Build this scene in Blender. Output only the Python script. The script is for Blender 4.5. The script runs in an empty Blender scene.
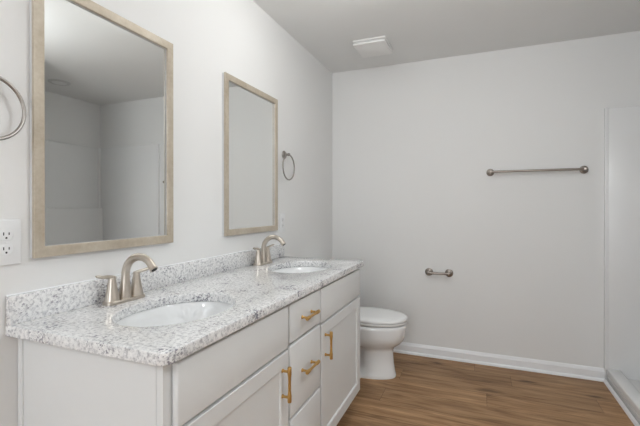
import bpy, bmesh, math, random
from mathutils import Vector, Matrix
random.seed(7)
S = bpy.context.scene
COL = S.collection
PI = math.pi

# ------------------------------------------------------------------ camera, world, lights, exposure
F_PX = 389.05
cam_data = bpy.data.cameras.new('camera')
cam_data.sensor_width = 36.0
cam_data.lens = F_PX * 36.0 / 640.0
cam_data.shift_y = -5.02 / 640.0
cam_data.clip_start = 0.02
cam = bpy.data.objects.new('camera', cam_data)
COL.objects.link(cam)
cam.location = (0, 0, 1.2308)
cam.rotation_euler = (PI / 2 - 0.0029, 0.0, 0.3876)
S.camera = cam

world = bpy.data.worlds.new('world'); S.world = world
world.use_nodes = True
bg = world.node_tree.nodes['Background']
bg.inputs[0].default_value = (0.80, 0.88, 1.0, 1)
bg.inputs[1].default_value = 0.48

def area(name, loc, rot, sx, sy, power, colour, shape='RECTANGLE', spread=PI):
    l = bpy.data.lights.new(name, 'AREA')
    l.shape = shape; l.size = sx
    if shape in ('RECTANGLE', 'ELLIPSE'): l.size_y = sy
    l.energy = power; l.color = colour; l.spread = spread
    o = bpy.data.objects.new(name, l); COL.objects.link(o)
    o.location = loc; o.rotation_euler = rot
    return o
# area light added as fill, set as daylight in an assumed rear doorway
area('added_doorway_fill', (-0.40, -2.72, 1.12), (PI / 2, 0, 0), 0.86, 1.95, 24, (0.93, 0.96, 1.0))
ASSUMED_VANITY_STRENGTH = 16.0
REAR_FILL_STRENGTH = 74.0
MIDDLE_FILL_STRENGTH = 35.0
S.view_settings.view_transform = 'Standard'
S.view_settings.look = 'None'
S.view_settings.gamma = 1.0
S.view_settings.use_curve_mapping = False
S.view_settings.exposure = 0.0

# ------------------------------------------------------------------ room measures
WX = -1.2282      # left wall
DY = 3.3061       # back wall
HZ = 2.44         # ceiling
RX = 0.82         # line of the right wall and of the shower front
AX = 1.745        # far wall of the shower alcove
AY = 1.985        # near side of the shower alcove
RY = -2.60        # rear wall

# ------------------------------------------------------------------ materials
def new_mat(name):
    m = bpy.data.materials.new(name); m.use_nodes = True
    nt = m.node_tree
    return m, nt, nt.nodes['Principled BSDF']
def N(nt, kind, **kw):
    n = nt.nodes.new(kind)
    for k, v in kw.items():
        if k.startswith('i_'):
            key = k[2:]
            n.inputs[int(key) if key.isdigit() else key].default_value = v
        else: setattr(n, k, v)
    return n
def L(nt, a, ao, b, bi): nt.links.new(a.outputs[ao], b.inputs[bi])
def coords(nt, scale=(1, 1, 1), rot=(0, 0, 0)):
    tc = N(nt, 'ShaderNodeTexCoord')
    mp = N(nt, 'ShaderNodeMapping')
    mp.inputs['Scale'].default_value = scale
    mp.inputs['Rotation'].default_value = rot
    L(nt, tc, 'Object', mp, 'Vector')
    return mp
def ramp(nt, stops):
    r = N(nt, 'ShaderNodeValToRGB')
    e = r.color_ramp.elements
    while len(e) < len(stops): e.new(0.5)
    for i, (p, c) in enumerate(stops):
        e[i].position = p; e[i].color = (c[0], c[1], c[2], 1)
    return r
def simple(name, col, rough=0.5, metal=0.0, bump=0.0, bscale=120.0, var=0.02, vscale=8.0, stretch=(1, 1, 1), spec=0.5, coat=0.0):
    m, nt, b = new_mat(name)
    mp = coords(nt, stretch)
    n = N(nt, 'ShaderNodeTexNoise', i_Scale=vscale, i_Detail=4.0)
    L(nt, mp, 0, n, 'Vector')
    lo = [max(0, c * (1 - var)) for c in col]; hi = [min(1, c * (1 + var)) for c in col]
    r = ramp(nt, [(0.3, lo), (0.7, hi)])
    L(nt, n, 'Fac', r, 0); L(nt, r, 0, b, 'Base Color')
    b.inputs['Roughness'].default_value = rough
    b.inputs['Metallic'].default_value = metal
    b.inputs['Specular IOR Level'].default_value = spec
    b.inputs['Coat Weight'].default_value = coat
    if bump:
        n2 = N(nt, 'ShaderNodeTexNoise', i_Scale=bscale, i_Detail=3.0)
        L(nt, mp, 0, n2, 'Vector')
        bp = N(nt, 'ShaderNodeBump', i_Strength=bump, i_Distance=0.002)
        L(nt, n2, 'Fac', bp, 'Height'); L(nt, bp, 0, b, 'Normal')
    return m

M = {}
M['wall'] = simple('wall_paint', (0.818, 0.816, 0.808), 0.75, bump=0.12, bscale=220, var=0.006, vscale=2, spec=0.25)
M['ceiling'] = simple('ceiling_paint', (0.845, 0.848, 0.84), 0.9, bump=0.25, bscale=160, var=0.008, vscale=3, spec=0.15)
M['trim'] = simple('trim_paint', (0.90, 0.912, 0.93), 0.35, var=0.01)
M['cabinet'] = simple('cabinet_paint', (0.765, 0.775, 0.775), 0.42, bump=0.03, bscale=90, var=0.012, vscale=5)
M['cabinet_shadow'] = simple('cabinet_carcass', (0.50, 0.47, 0.41), 0.7, var=0.03)
M['brass'] = simple('brushed_brass', (0.62, 0.385, 0.135), 0.33, metal=1.0, var=0.06, vscale=40)
M['nickel'] = simple('brushed_nickel', (0.60, 0.545, 0.48), 0.30, metal=1.0, var=0.04, vscale=60)
M['nickel_dark'] = simple('satin_nickel', (0.31, 0.275, 0.245), 0.34, metal=1.0, var=0.05, vscale=60)
M['nickel_ring'] = simple('satin_nickel_ring', (0.36, 0.335, 0.31), 0.3, metal=1.0, var=0.04, vscale=60)
M['chrome'] = simple('chrome', (0.75, 0.75, 0.76), 0.12, metal=1.0, var=0.01)
M['porcelain'] = simple('porcelain', (0.875, 0.885, 0.89), 0.12, var=0.004, coat=0.3)
M['seat'] = simple('toilet_seat_plastic', (0.89, 0.89, 0.885), 0.25, var=0.004)
M['fiberglass'] = simple('shower_fiberglass', (0.84, 0.842, 0.84), 0.25, var=0.006)
M['plastic'] = simple('white_plastic', (0.82, 0.825, 0.83), 0.35, var=0.004)
M['fan'] = simple('fan_plastic', (0.90, 0.895, 0.885), 0.45, var=0.006)
M['dark'] = simple('dark_slot', (0.05, 0.05, 0.05), 0.6, var=0.1)
M['silver_edge'] = simple('mirror_frame_edge', (0.66, 0.665, 0.67), 0.45, var=0.02)
M['caulk'] = simple('grey_strip', (0.62, 0.62, 0.61), 0.5, var=0.02)

m, nt, b = new_mat('mirror_glass')
n = N(nt, 'ShaderNodeTexNoise', i_Scale=3.0); mp = coords(nt); L(nt, mp, 0, n, 'Vector')
r = ramp(nt, [(0.3, (0.91, 0.925, 0.915)), (0.7, (0.92, 0.935, 0.925))]); L(nt, n, 'Fac', r, 0); L(nt, r, 0, b, 'Base Color')
b.inputs['Metallic'].default_value = 1.0; b.inputs['Roughness'].default_value = 0.015
M['mirror'] = m

def frame_mat():
    m, nt, b = new_mat('champagne_wood')
    mp = coords(nt, (1, 1, 1))
    n = N(nt, 'ShaderNodeTexNoise', i_Scale=55.0, i_Detail=5.0, i_Roughness=0.65)
    n2 = N(nt, 'ShaderNodeTexNoise', i_Scale=9.0, i_Detail=2.0)
    L(nt, mp, 0, n, 'Vector'); L(nt, mp, 0, n2, 'Vector')
    mx = N(nt, 'ShaderNodeMath', operation='ADD'); L(nt, n, 'Fac', mx, 0); L(nt, n2, 'Fac', mx, 1)
    mh = N(nt, 'ShaderNodeMath', operation='MULTIPLY', i_1=0.5); L(nt, mx, 0, mh, 0)
    r = ramp(nt, [(0.35, (0.43, 0.365, 0.28)), (0.52, (0.50, 0.435, 0.345)), (0.68, (0.57, 0.51, 0.42))])
    L(nt, mh, 0, r, 0); L(nt, r, 0, b, 'Base Color')
    b.inputs['Roughness'].default_value = 0.42; b.inputs['Metallic'].default_value = 0.15
    return m
M['frame'] = frame_mat()

def granite():
    m, nt, b = new_mat('speckled_granite')
    mp = coords(nt, (1, 1, 1))
    wn = N(nt, 'ShaderNodeTexNoise', i_Scale=30.0, i_Detail=3.0)
    L(nt, mp, 0, wn, 'Vector')
    wv = N(nt, 'ShaderNodeVectorMath', operation='MULTIPLY_ADD')
    wv.inputs[1].default_value = (0.012, 0.012, 0.012)
    L(nt, wn, 'Color', wv, 0); L(nt, mp, 0, wv, 2)
    # cloudy pale base
    n1 = N(nt, 'ShaderNodeTexNoise', i_Scale=95.0, i_Detail=6.0, i_Roughness=0.7)
    L(nt, wv, 0, n1, 'Vector')
    r1 = ramp(nt, [(0.32, (0.35, 0.35, 0.375)), (0.42, (0.56, 0.56, 0.575)), (0.505, (0.80, 0.80, 0.80)), (0.64, (0.92, 0.92, 0.915))])
    L(nt, n1, 'Fac', r1, 0)
    # dark flecks, denser in some patches
    mp2 = coords(nt, (1.0, 0.62, 1.0), (0.3, 0.2, 0.75))
    n2 = N(nt, 'ShaderNodeTexNoise', i_Scale=150.0, i_Detail=3.0, i_Roughness=0.6)
    L(nt, mp2, 0, n2, 'Vector')
    n3 = N(nt, 'ShaderNodeTexNoise', i_Scale=9.0, i_Detail=2.0)
    L(nt, mp, 0, n3, 'Vector')
    ma = N(nt, 'ShaderNodeMath', operation='MULTIPLY_ADD', i_1=0.75)
    L(nt, n3, 'Fac', ma, 0); L(nt, n2, 'Fac', ma, 2)
    r2 = ramp(nt, [(0.88, (0, 0, 0)), (0.925, (1, 1, 1))])
    mb = N(nt, 'ShaderNodeMath', operation='MULTIPLY', i_1=0.885); L(nt, ma, 0, mb, 0); L(nt, mb, 0, r2, 0)
    n4 = N(nt, 'ShaderNodeTexNoise', i_Scale=25.0)
    L(nt, mp, 0, n4, 'Vector')
    r4 = ramp(nt, [(0.40, (0.19, 0.19, 0.225)), (0.55, (0.29, 0.28, 0.32)), (0.65, (0.36, 0.335, 0.325))])
    L(nt, n4, 'Fac', r4, 0)
    mix = N(nt, 'ShaderNodeMix', data_type='RGBA')
    L(nt, r2, 0, mix, 0); L(nt, r1, 0, mix, 6); L(nt, r4, 0, mix, 7)
    # fine pepper
    v = N(nt, 'ShaderNodeTexVoronoi', i_Scale=230.0); L(nt, wv, 0, v, 'Vector')
    r5 = ramp(nt, [(0.07, (0.30, 0.29, 0.31)), (0.16, (1, 1, 1))])
    L(nt, v, 'Distance', r5, 0)
    mul = N(nt, 'ShaderNodeMix', data_type='RGBA', blend_type='MULTIPLY'); mul.inputs[0].default_value = 0.35
    L(nt, mix, 2, mul, 6); L(nt, r5, 0, mul, 7)
    L(nt, mul, 2, b, 'Base Color')
    b.inputs['Roughness'].default_value = 0.12
    b.inputs['Specular IOR Level'].default_value = 0.7
    return m
M['granite'] = granite()

def planks():
    m, nt, b = new_mat('wood_plank_floor')
    tc = N(nt, 'ShaderNodeTexCoord'); sep = N(nt, 'ShaderNodeSeparateXYZ'); L(nt, tc, 'Object', sep, 0)
    PW, PL = 0.178, 1.22
    ysh = N(nt, 'ShaderNodeMath', operation='ADD', i_1=0.064 - 0.0); L(nt, sep, 'Y', ysh, 0)
    yd = N(nt, 'ShaderNodeMath', operation='DIVIDE', i_1=PW); L(nt, ysh, 0, yd, 0)
    row = N(nt, 'ShaderNodeMath', operation='FLOOR'); L(nt, yd, 0, row, 0)
    fy = N(nt, 'ShaderNodeMath', operation='FRACT'); L(nt, yd, 0, fy, 0)
    wn = N(nt, 'ShaderNodeTexWhiteNoise', noise_dimensions='1D'); L(nt, row, 0, wn, 'W')
    xd = N(nt, 'ShaderNodeMath', operation='DIVIDE', i_1=PL); L(nt, sep, 'X', xd, 0)
    xs = N(nt, 'ShaderNodeMath', operation='ADD'); L(nt, xd, 0, xs, 0); L(nt, wn, 'Value', xs, 1)
    colm = N(nt, 'ShaderNodeMath', operation='FLOOR'); L(nt, xs, 0, colm, 0)
    fx = N(nt, 'ShaderNodeMath', operation='FRACT'); L(nt, xs, 0, fx, 0)
    cmb = N(nt, 'ShaderNodeCombineXYZ'); L(nt, row, 0, cmb, 0); L(nt, colm, 0, cmb, 1)
    wn2 = N(nt, 'ShaderNodeTexWhiteNoise', noise_dimensions='2D'); L(nt, cmb, 0, wn2, 'Vector')
    # grain, offset per plank
    off = N(nt, 'ShaderNodeVectorMath', operation='MULTIPLY_ADD'); off.inputs[1].default_value = (7, 7, 7)
    L(nt, wn2, 'Color', off, 0); L(nt, tc, 'Object', off, 2)
    mp = N(nt, 'ShaderNodeMapping'); mp.inputs['Scale'].default_value = (1.9, 15, 15); L(nt, off, 0, mp, 'Vector')
    g1 = N(nt, 'ShaderNodeTexNoise', i_Scale=1.6, i_Detail=6.0, i_Roughness=0.6, i_Distortion=0.55); L(nt, mp, 0, g1, 'Vector')
    r1 = ramp(nt, [(0.24, (0.19, 0.098, 0.044)), (0.42, (0.325, 0.186, 0.092)), (0.55, (0.415, 0.251, 0.131)), (0.76, (0.53, 0.345, 0.198))])
    L(nt, g1, 'Fac', r1, 0)
    mp3 = N(nt, 'ShaderNodeMapping'); mp3.inputs['Scale'].default_value = (4, 110, 60); L(nt, off, 0, mp3, 'Vector')
    g2 = N(nt, 'ShaderNodeTexNoise', i_Scale=1.0, i_Detail=3.0); L(nt, mp3, 0, g2, 'Vector')
    r2 = ramp(nt, [(0.30, (0.72, 0.70, 0.68)), (0.65, (1.08, 1.08, 1.08))]); L(nt, g2, 'Fac', r2, 0)
    mul = N(nt, 'ShaderNodeMix', data_type='RGBA', blend_type='MULTIPLY'); mul.inputs[0].default_value = 1.0
    L(nt, r1, 0, mul, 6); L(nt, r2, 0, mul, 7)
    # knots
    mp4 = N(nt, 'ShaderNodeMapping'); mp4.inputs['Scale'].default_value = (1.5, 5.0, 5.0); L(nt, off, 0, mp4, 'Vector')
    kd = N(nt, 'ShaderNodeTexNoise', i_Scale=5.0, i_Detail=3.0); L(nt, mp4, 0, kd, 'Vector')
    ka = N(nt, 'ShaderNodeVectorMath', operation='MULTIPLY_ADD'); ka.inputs[1].default_value = (0.35, 0.35, 0.35)
    L(nt, kd, 'Color', ka, 0); L(nt, mp4, 0, ka, 2)
    kv = N(nt, 'ShaderNodeTexVoronoi', i_Scale=1.35); L(nt, ka, 0, kv, 'Vector')
    rk = ramp(nt, [(0.06, (0.22, 0.18, 0.16)), (0.17, (0.72, 0.70, 0.68)), (0.28, (1, 1, 1))]); L(nt, kv, 'Distance', rk, 0)
    mul2 = N(nt, 'ShaderNodeMix', data_type='RGBA', blend_type='MULTIPLY'); mul2.inputs[0].default_value = 1.0
    L(nt, mul, 2, mul2, 6); L(nt, rk, 0, mul2, 7)
    # per plank tone
    rt = ramp(nt, [(0.0, (0.86, 0.85, 0.84)), (1.0, (1.13, 1.12, 1.10))]); L(nt, wn2, 'Value', rt, 0)
    mul3 = N(nt, 'ShaderNodeMix', data_type='RGBA', blend_type='MULTIPLY'); mul3.inputs[0].default_value = 1.0
    L(nt, mul2, 2, mul3, 6); L(nt, rt, 0, mul3, 7)
    # seams
    def edge(fr, w):
        a = N(nt, 'ShaderNodeMath', operation='SUBTRACT', i_1=0.5); L(nt, fr, 0, a, 0)
        ab = N(nt, 'ShaderNodeMath', operation='ABSOLUTE'); L(nt, a, 0, ab, 0)
        c = N(nt, 'ShaderNodeMath', operation='GREATER_THAN', i_1=0.5 - w); L(nt, ab, 0, c, 0)
        return c
    e1 = edge(fy, 0.0012 / PW); e2 = edge(fx, 0.0012 / PL)
    mxx = N(nt, 'ShaderNodeMath', operation='MAXIMUM'); L(nt, e1, 0, mxx, 0); L(nt, e2, 0, mxx, 1)
    seam = N(nt, 'ShaderNodeMath', operation='MULTIPLY', i_1=0.7); L(nt, mxx, 0, seam, 0)
    fin = N(nt, 'ShaderNodeMix', data_type='RGBA'); L(nt, seam, 0, fin, 0); L(nt, mul3, 2, fin, 6)
    fin.inputs[7].default_value = (0.06, 0.035, 0.02, 1)
    L(nt, fin, 2, b, 'Base Color')
    b.inputs['Roughness'].default_value = 0.5
    b.inputs['Specular IOR Level'].default_value = 0.3
    bp = N(nt, 'ShaderNodeBump', i_Strength=0.12, i_Distance=0.001); L(nt, g2, 'Fac', bp, 'Height'); L(nt, bp, 0, b, 'Normal')
    return m
M['floor'] = planks()

def lit(name, col, strength):
    m, nt, b = new_mat(name)
    n = N(nt, 'ShaderNodeTexNoise', i_Scale=5.0); r = ramp(nt, [(0, (0.86, 0.85, 0.83)), (1, (0.9, 0.89, 0.87))])
    L(nt, n, 'Fac', r, 0); L(nt, r, 0, b, 'Base Color')
    b.inputs['Emission Color'].default_value = (*col, 1); b.inputs['Emission Strength'].default_value = strength
    return m
M['assumed_vanity'] = lit('lit_assumed_vanity', (0.98, 0.985, 0.965), ASSUMED_VANITY_STRENGTH)
M['fill_middle'] = lit('lit_fill_middle', (0.94, 0.98, 1.0), MIDDLE_FILL_STRENGTH)
M['fill_rear'] = lit('lit_fill_rear', (0.94, 0.98, 1.0), REAR_FILL_STRENGTH)

# ------------------------------------------------------------------ mesh helpers
def box(bm, x0, x1, y0, y1, z0, z1, bevel=0.0, seg=2):
    r = bmesh.ops.create_cube(bm, size=1.0)
    vs = r['verts']
    for v in vs:
        v.co.x = x0 if v.co.x < 0 else x1
        v.co.y = y0 if v.co.y < 0 else y1
        v.co.z = z0 if v.co.z < 0 else z1
    if bevel:
        es = list({e for v in vs for e in v.link_edges})
        bmesh.ops.bevel(bm, geom=es, offset=bevel, segments=seg, profile=0.5, affect='EDGES', clamp_overlap=True)
def loft(bm, rings, cap0=True, cap1=True, closed=True):
    R = [[bm.verts.new(p) for p in ring] for ring in rings]
    n = len(R[0])
    for a, b_ in zip(R, R[1:]):
        for i in range(n if closed else n - 1):
            j = (i + 1) % n
            bm.faces.new((a[i], a[j], b_[j], b_[i]))
    if cap0: bm.faces.new(list(reversed(R[0])))
    if cap1: bm.faces.new(R[-1])
    return R
def frame_for(d):
    d = d.normalized()
    a = Vector((0, 0, 1)) if abs(d.z) < 0.9 else Vector((1, 0, 0))
    u = d.cross(a).normalized(); return u, d.cross(u).normalized()
def lathe(bm, base, axis, profile, n=32):
    """profile: (radius, distance along axis)"""
    base = Vector(base); axis = Vector(axis).normalized(); u, v = frame_for(axis)
    rings = [[base + axis * h + (u * math.cos(2 * PI * k / n) + v * math.sin(2 * PI * k / n)) * max(r, 1e-5) for k in range(n)] for r, h in profile]
    loft(bm, rings)
def tube(bm, pts, radii, n=20, flat=None, cap=True):
    pts = [Vector(p) for p in pts]
    if not isinstance(radii, (list, tuple)): radii = [radii] * len(pts)
    rings = []; u = None
    for i, p in enumerate(pts):
        d = (pts[min(i + 1, len(pts) - 1)] - pts[max(i - 1, 0)]).normalized()
        if u is None: u, v = frame_for(d)
        else:
            u = (u - d * u.dot(d)).normalized(); v = d.cross(u).normalized()
        rings.append([p + (u * math.cos(2 * PI * k / n) * (flat[0] if flat else 1) + v * math.sin(2 * PI * k / n) * (flat[1] if flat else 1)) * radii[i] for k in range(n)])
    loft(bm, rings, cap, cap)
def torus(bm, c, axis, R, r, n=72, m=14):
    c = Vector(c); axis = Vector(axis).normalized(); u, v = frame_for(axis)
    grid = []
    for i in range(n):
        a = 2 * PI * i / n; dirv = u * math.cos(a) + v * math.sin(a)
        grid.append([bm.verts.new(c + dirv * (R + r * math.cos(2 * PI * j / m)) + axis * r * math.sin(2 * PI * j / m)) for j in range(m)])
    for i in range(n):
        for j in range(m):
            bm.faces.new((grid[i][j], grid[(i + 1) % n][j], grid[(i + 1) % n][(j + 1) % m], grid[i][(j + 1) % m]))
def obj(name, bm, mat, parent=None, smooth=35, mats=None):
    bmesh.ops.remove_doubles(bm, verts=bm.verts, dist=1e-6)
    bmesh.ops.recalc_face_normals(bm, faces=bm.faces)
    me = bpy.data.meshes.new(name)
    if smooth is not None:
        for f in bm.faces: f.smooth = True
        for e in bm.edges:
            if len(e.link_faces) == 2 and e.calc_face_angle(0) > math.radians(smooth): e.smooth = False
    bm.to_mesh(me); bm.free()
    me.materials.append(M[mat])
    o = bpy.data.objects.new(name, me); COL.objects.link(o)
    if parent is not None:
        o.parent = parent
        o.location = -parent_world(parent)
    return o
def parent_world(p):
    loc = Vector(p.location)
    while p.parent is not None:
        p = p.parent; loc += Vector(p.location)
    return loc
def thing(name, label, cat, loc, group=None):
    o = bpy.data.objects.new(name, None); COL.objects.link(o)
    o.location = loc; o.empty_display_size = 0.05
    o['label'] = label; o['category'] = cat
    if group: o['group'] = group
    return o
def struct(name, bm, mat, parent=None, smooth=35):
    o = obj(name, bm, mat, parent, smooth)
    if parent is None: o['kind'] = 'structure'
    return o
def copy_tree(o, parent=None):
    c = o.copy(); COL.objects.link(c)
    if parent is not None: c.parent = parent
    for ch in list(o.children): copy_tree(ch, c)
    return c
NB = bmesh.new

# ------------------------------------------------------------------ room shell
def slab(name, mat, *b):
    bm = NB(); box(bm, *b); return struct(name, bm, mat, smooth=None)
T = 0.12
slab('floor', 'floor', WX - T, AX + T, RY - T, DY + T, -0.10, 0.0)
slab('ceiling', 'ceiling', WX - T, AX + T, RY - T, DY + T, HZ, HZ + 0.10)
slab('wall_left', 'wall', WX - T, WX, RY - T, DY + T, 0, HZ)
slab('wall_back', 'wall', WX, AX + T, DY, DY + T, 0, HZ)
bm = NB()
box(bm, RX, AX, AY - T, AY, 0, HZ)
box(bm, AX, AX + T, RY, DY, 0, HZ)
struct('wall_right', bm, 'wall', smooth=None)
# rear wall with an assumed doorway, opened for the added daylight fill
D0, D1, DH = -0.85, 0.05, 2.06
bm = NB()
box(bm, WX, D0, RY - T, RY, 0, HZ); box(bm, D1, AX, RY - T, RY, 0, HZ); box(bm, D0, D1, RY - T, RY, DH, HZ)
struct('wall_rear', bm, 'wall', smooth=None)
bm = NB()
for (a, b_) in ((D0 - 0.06, D0), (D1, D1 + 0.06)): box(bm, a, b_, RY, RY + 0.015, 0, DH + 0.06, 0.003)
box(bm, D0, D1, RY, RY + 0.015, DH, DH + 0.06, 0.003)
struct('trim_1', bm, 'trim')  # casing of the assumed doorway

def base_profile(h=0.088, t=0.013):
    return [(0, 0), (t + 0.011, 0), (t + 0.010, 0.010), (t + 0.006, 0.017), (t, 0.020), (t, h - 0.022), (t - 0.004, h - 0.014), (t - 0.006, h - 0.006), (0.004, h), (0, h)]
def baseboard(name, p0, p1, nrm):
    bm = NB(); p0, p1, nrm = Vector(p0), Vector(p1), Vector(nrm)
    loft(bm, [[p + nrm * a + Vector((0, 0, z)) for a, z in base_profile()] for p in (p0, p1)])
    struct(name, bm, 'trim', smooth=20)
baseboard('baseboard_back', (WX, DY, 0), (RX + 0.002, DY, 0), (0, -1, 0))
baseboard('baseboard_left_1', (WX, 2.318, 0), (WX, DY, 0), (1, 0, 0))
baseboard('baseboard_left_2', (WX, RY, 0), (WX, 0.690, 0), (1, 0, 0))
baseboard('baseboard_right', (AX, RY, 0), (AX, AY - T, 0), (-1, 0, 0))
# white floor moulding along the shower front
bm = NB()
loft(bm, [[(RX - 0.008 + a, y, z) for a, z in ((0, 0), (0.018, 0), (0.018, 0.018), (0.006, 0.018), (0.0, 0.008))] for y in (AY, DY - 0.02)])
struct('trim_2', bm, 'trim')

# ------------------------------------------------------------------ shower stall in the alcove
sh = thing('shower_stall', 'white fibreglass walk-in shower with low front curb at the right of the room', 'shower', (1.28, 2.64, 0))
SX = RX + 0.010
bm = NB()   # base: curb, pan
box(bm, SX + 0.004, SX + 0.085, AY + 0.02, DY - 0.02, 0.0, 0.098, 0.010, 3)
box(bm, SX + 0.080, AX - 0.02, AY + 0.02, DY - 0.02, 0.0, 0.045, 0.006)
bs = obj('shower_base', bm, 'fiberglass', sh)
bm = NB(); box(bm, SX - 0.001, SX + 0.0045, AY + 0.03, DY - 0.025, 0.044, 0.053, 0.001); obj('curb_groove', bm, 'caulk', bs)
bm = NB(); lathe(bm, (1.32, 2.64, 0.045), (0, 0, 1), [(0.05, 0), (0.05, 0.003), (0.045, 0.005), (0.0, 0.004)]); obj('drain', bm, 'chrome', bs)
TOPZ = 1.921
bm = NB(); box(bm, SX + 0.004, AX - 0.012, DY - 0.026, DY - 0.0005, 0.04, TOPZ, 0.006); obj('wall_panel', bm, 'fiberglass', sh)
bm = NB(); box(bm, SX + 0.004, AX - 0.012, AY + 0.0005, AY + 0.026, 0.04, TOPZ, 0.006); obj('wall_panel', bm, 'fiberglass', sh)
bm = NB()
box(bm, AX - 0.026, AX - 0.0005, AY + 0.02, DY - 0.02, 0.04, TOPZ, 0.006)
box(bm, AX - 0.075, AX - 0.02, AY + 0.02, DY - 0.02, 0.04, 1.218, 0.010, 3)
obj('wall_panel', bm, 'fiberglass', sh)
for y0, y1 in ((DY - 0.0285, DY - 0.0005), (AY + 0.0005, AY + 0.0285)):
    bm = NB(); box(bm, RX - 0.001, RX + 0.019, y0, y1, 0.089, TOPZ + 0.004, 0.003, 2); obj('edge_flange', bm, 'fiberglass', sh)
for yc in (DY - 0.03, AY + 0.03):
    bm = NB(); tube(bm, [(AX - 0.03, yc, 0.05), (AX - 0.03, yc, TOPZ - 0.002)], 0.016, 12); obj('corner_bead', bm, 'fiberglass', sh)

# ------------------------------------------------------------------ vanity cabinets
FX = -0.672        # door face
CX = -0.692        # face frame front
CZ = 0.866         # cabinet top
TK = 0.112         # bottom of fronts
def slab_front(name, parent, y0, y1, z0, z1):
    bm = NB(); box(bm, CX + 0.0005, FX, y0, y1, z0, z1, 0.0055, 3); return obj(name, bm, 'cabinet', parent)
def shaker_door(parent, y0, y1, z0, z1, rail=0.058):
    bm = NB()
    xb, xf, xp = CX + 0.0005, FX, FX - 0.009
    def ring(y_in, x): return [(x, y0 + y_in, z0 + y_in), (x, y1 - y_in, z0 + y_in), (x, y1 - y_in, z1 - y_in), (x, y0 + y_in, z1 - y_in)]
    loft(bm, [ring(0, xb), ring(0, xf - 0.002), ring(0.002, xf), ring(rail - 0.005, xf), ring(rail, xf - 0.002), ring(rail + 0.002, xp)])
    return obj('door', bm, 'cabinet', parent, smooth=20)
def pull(parent, c, vertical, length=0.130):
    """brass bar pull on two posts; c = point on the door face at its middle"""
    c = Vector(c); d = Vector((0, 0, 1)) if vertical else Vector((0, 1, 0))
    out = 0.030; h = length / 2
    prof = [(0.0, -h), (0.0068, -h + 0.0004), (0.0078, -h + 0.003), (0.0078, -h + 0.026), (0.0068, -h + 0.030), (0.0056, -h * 0.35), (0.0053, 0), (0.0056, h * 0.35), (0.0068, h - 0.030), (0.0078, h - 0.026), (0.0078, h - 0.003), (0.0068, h - 0.0004), (0.0, h)]
    bm = NB(); lathe(bm, c + Vector((out, 0, 0)), d, prof, 20)
    hd = obj('pull', bm, 'brass', parent)
    for s in (-1, 1):
        bm = NB(); lathe(bm, c + d * s * (h - 0.018) , (1, 0, 0), [(0.0075, 0), (0.0075, 0.003), (0.0048, 0.006), (0.0048, out - 0.008), (0.0062, out - 0.004)], 16)
        obj('post', bm, 'brass', hd)
def carcass(parent, y0, y1, near_end=False, far_end=False):
    bm = NB()
    x0 = WX + 0.001
    for ya, yb in ((y0, y0 + 0.016), (y1 - 0.016, y1)):               # sides with the toe-kick cut-out
        box(bm, x0, CX - 0.0192, ya, yb, TK - 0.002, CZ); box(bm, x0, CX - 0.076, ya, yb, 0.0, TK - 0.002)
    box(bm, x0, x0 + 0.006, y0 + 0.015, y1 - 0.015, 0.1, CZ)          # back
    box(bm, x0, CX - 0.019, y0 + 0.015, y1 - 0.015, 0.095, 0.111)      # bottom
    obj('body', bm, 'cabinet', parent, smooth=None)
    bm = NB()
    box(bm, CX - 0.0195, CX, y0, y0 + 0.030, TK - 0.002, CZ); box(bm, CX - 0.0195, CX, y1 - 0.030, y1, TK - 0.002, CZ)
    box(bm, CX - 0.0195, CX, y0 + 0.0295, y1 - 0.0295, CZ - 0.03, CZ); box(bm, CX - 0.0195, CX, y0 + 0.0295, y1 - 0.0295, TK - 0.002, TK + 0.03)
    box(bm, CX - 0.0195, CX, y0 + 0.0295, y1 - 0.0295, 0.675, 0.71)
    obj('face_frame', bm, 'cabinet', parent, smooth=None)
    bm = NB(); box(bm, CX - 0.090, CX - 0.076, y0, y1, 0.0, TK - 0.014); obj('toe_kick', bm, 'cabinet', parent, smooth=None)

YA, YB, YC, YD = 0.711, 1.3365, 1.6585, 2.3050
c1 = thing('sink_cabinet', 'off-white sink cabinet nearest the camera with one door and false drawer front', 'cabinet', (-0.95, (YA + YB) / 2, 0), 'vanity cabinets')
carcass(c1, YA, YB)
slab_front('false_front', c1, 0.7375, 1.3290, 0.692, 0.853)
d = shaker_door(c1, 0.7375, 1.3290, TK, 0.683)
pull(d, (FX, 1.277, 0.578), True)
bm = NB(); box(bm, WX + 0.001, WX + 0.021, YA - 0.006, YA + 0.0005, 0.0, CZ - 0.001, 0.002); obj('scribe_moulding', bm, 'cabinet', c1)
bm = NB(); box(bm, WX + 0.020, CX - 0.0205, YA - 0.0012, YA + 0.0005, TK - 0.002, CZ - 0.0005); box(bm, WX + 0.020, CX - 0.076, YA - 0.0012, YA + 0.0005, 0.0, TK - 0.002)
obj('end_panel', bm, 'cabinet', c1, smooth=None)
c2 = thing('drawer_cabinet', 'narrow off-white drawer cabinet between the two sink cabinets', 'cabinet', (-0.95, (YB + YC) / 2, 0), 'vanity cabinets')
carcass(c2, YB, YC)
for (z0, z1, zp) in ((0.701, 0.853, 0.778), (0.411, 0.691, 0.560), (TK, 0.401, 0.262)):
    d = slab_front('drawer', c2, 1.3440, 1.6515, z0, z1)
    pull(d, (FX, 1.497, zp), False)
c3 = thing('sink_cabinet', 'off-white sink cabinet next to the toilet with one door and false drawer front', 'cabinet', (-0.95, (YC + YD) / 2, 0), 'vanity cabinets')
carcass(c3, YC, YD)
slab_front('false_front', c3, 1.6660, 2.2965, 0.692, 0.853)
d = shaker_door(c3, 1.6660, 2.2965, TK, 0.683)
pull(d, (FX, 1.712, 0.579), True)

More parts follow.
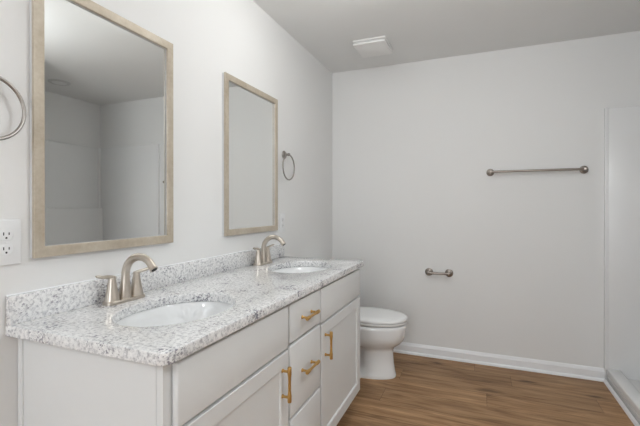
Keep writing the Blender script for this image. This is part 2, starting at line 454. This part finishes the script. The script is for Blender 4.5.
# ------------------------------------------------------------------ countertop with sink cut-outs and backsplash
CT, CB = 0.8997, 0.8680
KY0, KY1, KX = 0.6750, 2.3240, -0.6527
SINKS = [(-0.915, 1.012), (-0.915, 1.955)]
SA, SB = 0.213, 0.165
ct = thing('countertop', 'white granite vanity countertop with dark flecks, two sink cut-outs and low backsplash', 'countertop', (-0.94, 1.495, CB))
def ellipse(cx, cy, a, b_, n=64): return [(cx + b_ * math.cos(2 * PI * k / n), cy + a * math.sin(2 * PI * k / n)) for k in range(n)]
bm = NB()
outline = [(WX + 0.001, KY0), (WX + 0.001, KY1)]
rf = 0.012
for k in range(7):
    a = PI / 2 - k * PI / 12; outline.append((KX - rf + rf * math.cos(a), KY1 - rf + rf * math.sin(a)))
rn = 0.030
for k in range(9):
    a = -k * PI / 16; outline.append((KX - rn + rn * math.cos(a), KY0 + rn + rn * math.sin(a)))
loops = [outline] + [ellipse(x, y, SA, SB) for x, y in SINKS]
edges = []
for lp in loops:
    vs = [bm.verts.new((x, y, CB)) for x, y in lp]
    edges += [bm.edges.new((vs[i], vs[(i + 1) % len(vs)])) for i in range(len(vs))]
bmesh.ops.triangle_fill(bm, use_beauty=True, edges=edges)
r = bmesh.ops.extrude_face_region(bm, geom=list(bm.faces))
bmesh.ops.translate(bm, vec=(0, 0, CT - CB), verts=[g for g in r['geom'] if isinstance(g, bmesh.types.BMVert)])
bmesh.ops.recalc_face_normals(bm, faces=bm.faces)
es = [e for e in bm.edges if len(e.link_faces) == 2 and e.calc_face_angle(0) > 1.2 and abs(e.verts[0].co.z - e.verts[1].co.z) < 1e-5]
bmesh.ops.bevel(bm, geom=es, offset=0.0035, segments=3, profile=0.5, affect='EDGES')
obj('counter_slab', bm, 'granite', ct, smooth=40)
bm = NB(); box(bm, WX + 0.001, WX + 0.021, KY0, KY1, CT - 0.0005, CT + 0.081, 0.0025, 2); obj('backsplash', bm, 'granite', ct)
bm = NB(); box(bm, WX + 0.0004, WX + 0.0075, KY0 + 0.001, KY1 - 0.001, CT + 0.079, CT + 0.0835, 0.0015); obj('caulk_lit_edge', bm, 'trim', ct)  # white caulk; its colour also paints in the backsplash's lit top edge

def make_sink(cx, cy, label):
    t = thing('sink', label, 'sink', (cx, cy, CB), 'undermount sinks')
    bm = NB()
    prof_in = [(1.03, 0.0), (1.015, -0.004), (0.985, -0.03), (0.93, -0.07), (0.82, -0.105), (0.62, -0.130), (0.35, -0.142), (0.11, -0.146)]
    def ring(s, z, extra=0.0):
        return [(x, y, CB - 0.0006 + z) for x, y in ellipse(cx, cy, SA * s + extra, SB * s + extra, 56)]
    rings = [ring(1.03, 0, 0.022)] + [ring(s, z) for s, z in prof_in]
    back = [ring(s, z - 0.012, 0.012) for s, z in reversed(prof_in[1:])] + [ring(1.03, -0.012, 0.022)]
    loft(bm, rings + back + [rings[0]], False, False)
    obj('bowl', bm, 'porcelain', t, smooth=50)
    bm = NB(); lathe(bm, (cx, cy, CB - 0.147), (0, 0, 1), [(0.030, -0.02), (0.030, 0.002), (0.026, 0.004), (0.020, 0.002), (0.019, 0.006), (0.0, 0.008)]); obj('drain', bm, 'chrome', t)
    return t
make_sink(*SINKS[0], 'white oval undermount sink nearest the camera, in front of the nearer faucet')
make_sink(*SINKS[1], 'white oval undermount sink at the far end of the counter, beside the toilet')

# ------------------------------------------------------------------ faucets
def make_faucet(y, label):
    x = -1.159
    t = thing('faucet', label, 'faucet', (x, y, CT), 'two-handle nickel faucets')
    bm = NB()
    def stad(rx, ry, z):
        pts = []
        for k in range(40):
            a = 2 * PI * k / 40; c, s = math.cos(a), math.sin(a)
            pts.append((x + rx * c, y + (ry - rx) * (1 if s > 0 else -1) * min(1, abs(s) * 6) + rx * s, z))
        return pts
    loft(bm, [stad(0.029, 0.081, CT + 0.0004), stad(0.029, 0.081, CT + 0.008), stad(0.026, 0.078, CT + 0.012)])
    obj('base_plate', bm, 'nickel', t)
    # gooseneck spout
    bm = NB()
    pts, rad = [], []
    zb = CT + 0.011
    for k in range(8):
        f = k / 7; pts.append((x + 0.004 * f, y, zb + 0.074 * f)); rad.append(0.0225 - 0.0085 * min(1, f * 1.15) if f > 0 else 0.023)
    R = 0.067; cx, cz = x + 0.004 + R, zb + 0.080
    for k in range(17):
        a = PI - k * (PI * 0.80) / 16
        pts.append((cx + R * math.cos(a), y, cz + R * 1.0 * math.sin(a))); rad.append(0.0138 - 0.0012 * k / 16)
    lx, _, lz = pts[-1]; px, _, pz = pts[-2]
    dv = Vector((lx - px, 0, lz - pz)).normalized()
    for s, rr in ((0.010, 0.0130), (0.016, 0.0145), (0.0175, 0.0135)):
        pts.append((lx + dv.x * s, y, lz + dv.z * s)); rad.append(rr)
    tube(bm, pts, rad, 24)
    sp = obj('spout', bm, 'nickel', t)
    bm = NB(); e = Vector(pts[-1]); lathe(bm, e - dv * 0.001, dv, [(0.0095, 0), (0.0095, 0.003), (0.0, 0.0032)], 20); obj('aerator', bm, 'dark', sp)
    for s in (-1, 1):
        hy = y + s * 0.051
        bm = NB(); lathe(bm, (x, hy, CT + 0.011), (0, 0, 1), [(0.0245, 0), (0.0240, 0.004), (0.0195, 0.025), (0.0150, 0.050), (0.0122, 0.070), (0.0118, 0.078), (0.0105, 0.084), (0.0, 0.086)], 28)
        h = obj('handle', bm, 'nickel', t)
        bm = NB()
        zt = CT + 0.091
        tube(bm, [(x, hy - s * 0.010, zt - 0.003), (x, hy, zt), (x + 0.002, hy + s * 0.020, zt + 0.004), (x + 0.004, hy + s * 0.040, zt + 0.006), (x + 0.006, hy + s * 0.059, zt + 0.011), (x + 0.006, hy + s * 0.065, zt + 0.013)],
             [0.0085, 0.0105, 0.0095, 0.0085, 0.0080, 0.004], 16, flat=(1.0, 0.62))
        obj('lever', bm, 'nickel', h)
    return t
make_faucet(1.012, 'brushed nickel gooseneck faucet below the nearer mirror, closest to the camera')
make_faucet(1.965, 'brushed nickel gooseneck faucet at the far end of the backsplash, below the farther mirror')

# ------------------------------------------------------------------ mirrors
def make_mirror(y0, y1, z0, z1, label):
    t = thing('mirror', label, 'mirror', (WX, (y0 + y1) / 2, z0), 'framed wall mirrors')
    fw = 0.034
    bm = NB()
    x0, x1 = WX + 0.0185, WX + 0.0215
    def ring(d, x): return [(x, y0 + d, z0 + d), (x, y1 - d, z0 + d), (x, y1 - d, z1 - d), (x, y0 + d, z1 - d)]
    loft(bm, [ring(0.0, x0 - 0.004), ring(0, x1 - 0.001), ring(0.001, x1), ring(fw - 0.006, x1), ring(fw - 0.003, x1 - 0.001), ring(fw, x1 - 0.010), ring(fw, x0 - 0.012), ring(0.002, x0 - 0.012), ring(0.0, x0 - 0.004)], False, False)
    obj('frame', bm, 'frame', t, smooth=20)
    bm = NB()
    loft(bm, [ring(0.001, WX + 0.0005), ring(0.001, x0 - 0.0045), ring(fw, x0 - 0.0045), ring(fw, WX + 0.0005), ring(0.001, WX + 0.0005)], False, False)
    obj('frame_edge', bm, 'silver_edge', t, smooth=20)
    bm = NB(); box(bm, WX + 0.006, WX + 0.010, y0 + fw - 0.003, y1 - fw + 0.003, z0 + fw - 0.003, z1 - fw + 0.003)
    obj('mirror_glass', bm, 'mirror', t, smooth=None)
make_mirror(0.739, 1.3015, 1.079, 1.925, 'nearer mirror in a pale champagne wood frame at the left, reflecting the shower')
make_mirror(1.670, 2.2345, 1.079, 1.925, 'champagne framed mirror farther along the wall, reflecting a plain grey wall')

# ------------------------------------------------------------------ towel rings, towel bar, paper holder
def rosette(bm, base, axis, s=1.0):
    lathe(bm, base, axis, [(0.0285 * s, 0.0), (0.0285 * s, 0.004), (0.0265 * s, 0.0065), (0.0225 * s, 0.0075), (0.0215 * s, 0.0115), (0.0180 * s, 0.0130), (0.0125 * s, 0.0150), (0.0095 * s, 0.0200)], 32)
def make_ring(y, z, label):
    t = thing('towel_ring', label, 'towel ring', (WX, y, z), 'towel rings')
    bm = NB(); rosette(bm, (WX + 0.0004, y, z), (1, 0, 0)); obj('rosette', bm, 'nickel_ring', t)
    bm = NB(); lathe(bm, (WX + 0.018, y, z), (1, 0, 0), [(0.0085, 0), (0.0075, 0.004), (0.0075, 0.010), (0.0100, 0.013), (0.0110, 0.020), (0.0100, 0.027), (0.0, 0.030)], 24); obj('post', bm, 'nickel_ring', t)
    bm = NB(); torus(bm, (WX + 0.038, y, z - 0.085), (1, 0, 0), 0.085, 0.0050); obj('ring', bm, 'nickel_ring', t)
make_ring(0.618, 1.580, 'brushed nickel towel ring above the electrical outlet, cut by the left edge of the view')
make_ring(2.357, 1.584, 'brushed nickel towel ring on the wall right of the farther mirror')

def make_rail(name, label, cat, x0, x1, z, out, rbar, s):
    t = thing(name, label, cat, ((x0 + x1) / 2, DY, z))
    for x, sg in ((x0, 1), (x1, -1)):
        bm = NB(); rosette(bm, (x, DY - 0.0004, z), (0, -1, 0), s); rs = obj('rosette', bm, 'nickel_dark', t)
        bm = NB(); lathe(bm, (x, DY - 0.018, z), (0, -1, 0), [(0.0105, 0), (0.0095, 0.006), (0.0095, out - 0.034), (0.0130, out - 0.030), (0.0140, out - 0.018), (0.0125, out - 0.007), (0.0, out - 0.004)], 24); obj('post', bm, 'nickel_dark', t)
    bm = NB(); lathe(bm, (x0 + 0.004, DY - out, z), (1, 0, 0), [(rbar, 0), (rbar, x1 - x0 - 0.008)], 24); obj('bar', bm, 'nickel_dark', t)
make_rail('towel_bar', 'long brushed nickel towel bar high on the back wall', 'towel bar', 0.082, 0.698, 1.498, 0.062, 0.0088, 1.0)
make_rail('toilet_paper_holder', 'short brushed nickel toilet paper holder low on the back wall, right of the toilet', 'toilet paper holder', -0.379, -0.222, 0.696, 0.058, 0.0098, 1.12)

# ------------------------------------------------------------------ outlets
def make_outlet(y, z, label):
    t = thing('electrical_outlet', label, 'outlet', (WX, y, z), 'wall outlets')
    bm = NB(); box(bm, WX + 0.0003, WX + 0.006, y - 0.040, y + 0.040, z - 0.064, z + 0.064, 0.0035, 3); obj('cover_plate', bm, 'plastic', t)
    for s in (-1, 1):
        zc = z + s * 0.0205
        bm = NB()
        def oval(x, k): return [(x, y + 0.0185 * k * math.cos(2 * PI * i / 32), zc + max(-0.0145, min(0.0145, 0.0185 * math.sin(2 * PI * i / 32))) * k) for i in range(32)]
        loft(bm, [oval(WX + 0.0055, 1), oval(WX + 0.0075, 1), oval(WX + 0.0080, 0.96)])
        rc = obj('receptacle', bm, 'plastic', t)
        for yy, hh in ((-0.0068, 0.0085), (0.0068, 0.007)):
            bm = NB(); box(bm, WX + 0.0077, WX + 0.0083, y + yy - 0.0014, y + yy + 0.0014, zc + 0.004 - hh / 2, zc + 0.004 + hh / 2); obj('slot', bm, 'dark', rc)
        bm = NB(); lathe(bm, (WX + 0.0077, y, zc - 0.0075), (1, 0, 0), [(0.0028, 0), (0.0028, 0.0006)], 14); obj('slot', bm, 'dark', rc)
    bm = NB(); lathe(bm, (WX + 0.0055, y, z), (1, 0, 0), [(0.003, 0), (0.003, 0.001), (0.0, 0.0014)], 14); obj('screw', bm, 'plastic', t)
make_outlet(0.674, 1.131, 'white duplex electrical outlet at the left edge, beside the nearer mirror')
make_outlet(2.326, 1.124, 'white electrical outlet just right of the farther mirror, under the towel ring')

# ------------------------------------------------------------------ exhaust fan
fx0, fx1, fy0, fy1 = -0.853, -0.612, 2.715, 2.985
fn = thing('exhaust_fan', 'square white exhaust fan cover on the ceiling near the back wall', 'exhaust fan', ((fx0 + fx1) / 2, (fy0 + fy1) / 2, HZ))
bm = NB(); box(bm, fx0, fx1, fy0, fy1, HZ - 0.011, HZ - 0.0003, 0.003); obj('mounting_rim', bm, 'fan', fn)
bm = NB(); box(bm, fx0 + 0.025, fx1 - 0.025, fy0 + 0.025, fy1 - 0.025, HZ - 0.024, HZ - 0.0105); obj('housing', bm, 'fan', fn, smooth=None)
bm = NB(); box(bm, fx0 + 0.003, fx1 - 0.003, fy0 + 0.002, fy1 - 0.010, HZ - 0.036, HZ - 0.0235, 0.004, 3); obj('cover_panel', bm, 'fan', fn)

# ------------------------------------------------------------------ round fixture over the shower (seen in the large mirror)
rl = thing('recessed_light', 'small round unlit ceiling fixture over the shower, seen only reflected in the nearer mirror', 'ceiling fixture', (1.33, 2.54, HZ))
bm = NB(); lathe(bm, (1.33, 2.54, HZ - 0.0003), (0, 0, -1), [(0.095, 0), (0.093, 0.006), (0.078, 0.012), (0.070, 0.012), (0.066, 0.006), (0.0, 0.006)], 40); obj('trim_ring', bm, 'caulk', rl)
bm = NB(); lathe(bm, (1.33, 2.54, HZ - 0.0065), (0, 0, -1), [(0.064, 0), (0.062, 0.003), (0.0, 0.005)], 32); obj('lens', bm, 'plastic', rl)

# ------------------------------------------------------------------ ceiling lights above the frame: assumed vanity light, plus added globe and rear fill
def added_ceiling_light(x, y, mat, label):
    t = thing('added_ceiling_light', label, 'ceiling light', (x, y, HZ), 'added flush ceiling lights')
    bm = NB(); lathe(bm, (x, y, HZ - 0.0003), (0, 0, -1), [(0.155, 0), (0.155, 0.016), (0.148, 0.020), (0.0, 0.020)], 48); obj('light_base', bm, 'trim', t)
    bm = NB(); lathe(bm, (x, y, HZ - 0.0205), (0, 0, -1), [(0.120, 0), (0.135, 0.020), (0.138, 0.045), (0.128, 0.070), (0.100, 0.092), (0.055, 0.106), (0.0, 0.110)], 40); obj('diffuser', bm, mat, t)
def fill_globe(x, y, z, rg, mat, label):
    t = thing('added_ceiling_light', label, 'ceiling light', (x, y, HZ))
    bm = NB(); lathe(bm, (x, y, HZ - 0.0003), (0, 0, -1), [(0.065, 0), (0.065, 0.010), (0.055, 0.022), (0.012, 0.026), (0.009, 0.030), (0.009, HZ - z - rg - 0.02), (0.045, HZ - z - rg - 0.008), (0.048, HZ - z - rg + 0.012), (0.0, HZ - z - rg + 0.012)], 32); obj('stem', bm, 'nickel', t)
    bm = NB(); lathe(bm, (x, y, z + rg), (0, 0, -1), [(rg * math.sin(PI * k / 20), rg * (1 - math.cos(PI * k / 20))) for k in range(21)], 32); obj('globe', bm, mat, t, smooth=80)
added_ceiling_light(-0.58, 1.78, 'assumed_vanity', 'unseen round white flush ceiling light, assumed over the vanity')  # assumed lamp out of view, standing in for light bounced off the ceiling
fill_globe(0.42, 1.22, 2.00, 0.13, 'fill_middle', 'unseen white glass globe on a short nickel stem, added as fill light mid-ceiling')  # added out of view to brighten the ceiling, back wall and alcove
added_ceiling_light(-0.30, -1.50, 'fill_rear', 'unseen round white ceiling light near the assumed doorway, added as fill')  # added behind the camera as general fill for the room

# ------------------------------------------------------------------ toilet
TY = 2.815
tl = thing('toilet', 'white elongated toilet with closed lid between the vanity and the back wall', 'toilet', (-0.85, TY, 0))
def egg(xf, xb, b_, z, n=72, p=2.25, waist=0.0):
    """outline with a round front (towards +x) and blunter back; waist narrows the rear part"""
    xc = xb + (xf - xb) * 0.46
    pts = []
    for k in range(n):
        a = 2 * PI * k / n; c, s = math.cos(a), math.sin(a)
        cc = math.copysign(abs(c) ** (2 / (p if c > 0 else 3.2)), c); ss = math.copysign(abs(s) ** (2 / (2.2 if c > 0 else 2.8)), s)
        x = xc + (xf - xc if c > 0 else xc - xb) * cc
        t = max(0.0, min(1.0, (-0.755 - x) / 0.05)); t = t * t * (3 - 2 * t)
        pts.append((x, TY + b_ * ss * (1 - waist * t), z))
    return pts
bm = NB()
rings = [egg(-0.556, -1.10, 0.118, 0.0005), egg(-0.554, -1.10, 0.120, 0.012), egg(-0.558, -1.10, 0.116, 0.026, waist=0.06), egg(-0.564, -1.10, 0.111, 0.050, waist=0.34), egg(-0.571, -1.10, 0.106, 0.10, waist=0.40),
         egg(-0.575, -1.10, 0.103, 0.15, waist=0.40), egg(-0.576, -1.10, 0.103, 0.190, waist=0.36), egg(-0.571, -1.10, 0.107, 0.208, waist=0.25), egg(-0.555, -1.095, 0.122, 0.223, waist=0.12), egg(-0.527, -1.09, 0.146, 0.242), egg(-0.501, -1.08, 0.166, 0.270),
         egg(-0.487, -1.07, 0.177, 0.308), egg(-0.483, -1.06, 0.180, 0.360), egg(-0.483, -1.05, 0.181, 0.384), egg(-0.492, -1.05, 0.174, 0.390)]
loft(bm, rings)
obj('bowl', bm, 'porcelain', tl, smooth=60)
bm = NB(); loft(bm, [egg(-0.486, -0.99, 0.174, 0.3965), egg(-0.478, -0.99, 0.181, 0.400), egg(-0.477, -0.99, 0.182, 0.410), egg(-0.484, -0.99, 0.177, 0.4145)]); obj('seat', bm, 'seat', tl, smooth=60)
bm = NB(); loft(bm, [egg(-0.483, -0.995, 0.176, 0.4185), egg(-0.474, -0.995, 0.184, 0.421), egg(-0.474, -0.995, 0.184, 0.430), egg(-0.480, -0.99, 0.179, 0.437), egg(-0.50, -0.98, 0.163, 0.4425), egg(-0.56, -0.93, 0.11, 0.446), egg(-0.68, -0.82, 0.03, 0.447)]); obj('lid', bm, 'seat', tl, smooth=60)
for s in (-1, 1):
    bm = NB(); lathe(bm, (-0.985, TY + s * 0.07 - 0.022, 0.418), (0, 1, 0), [(0.013, 0), (0.014, 0.004), (0.014, 0.040), (0.013, 0.044)], 16); obj('hinge', bm, 'seat', tl)
bm = NB(); box(bm, WX + 0.012, -1.02, TY - 0.10, TY + 0.10, 0.20, 0.40, 0.02, 3); box(bm, WX + 0.012, -1.015, TY - 0.205, TY + 0.205, 0.395, 0.735, 0.03, 4); obj('tank', bm, 'porcelain', tl, smooth=50)
bm = NB(); box(bm, WX + 0.006, -1.005, TY - 0.215, TY + 0.215, 0.735, 0.768, 0.010, 3); obj('tank_lid', bm, 'porcelain', tl)
bm = NB(); tube(bm, [(-1.016, TY - 0.15, 0.68), (-1.000, TY - 0.15, 0.68), (-0.996, TY - 0.13, 0.678), (-0.996, TY - 0.08, 0.672)], [0.010, 0.009, 0.007, 0.006], 14); obj('flush_lever', bm, 'chrome', tl)
for s in (-1, 1):
    bm = NB(); lathe(bm, (-0.80, TY + s * 0.119, 0.0), (0, 0, 1), [(0.016, 0), (0.016, 0.016), (0.011, 0.024), (0.0, 0.027)], 18); obj('bolt_cap', bm, 'porcelain', tl)
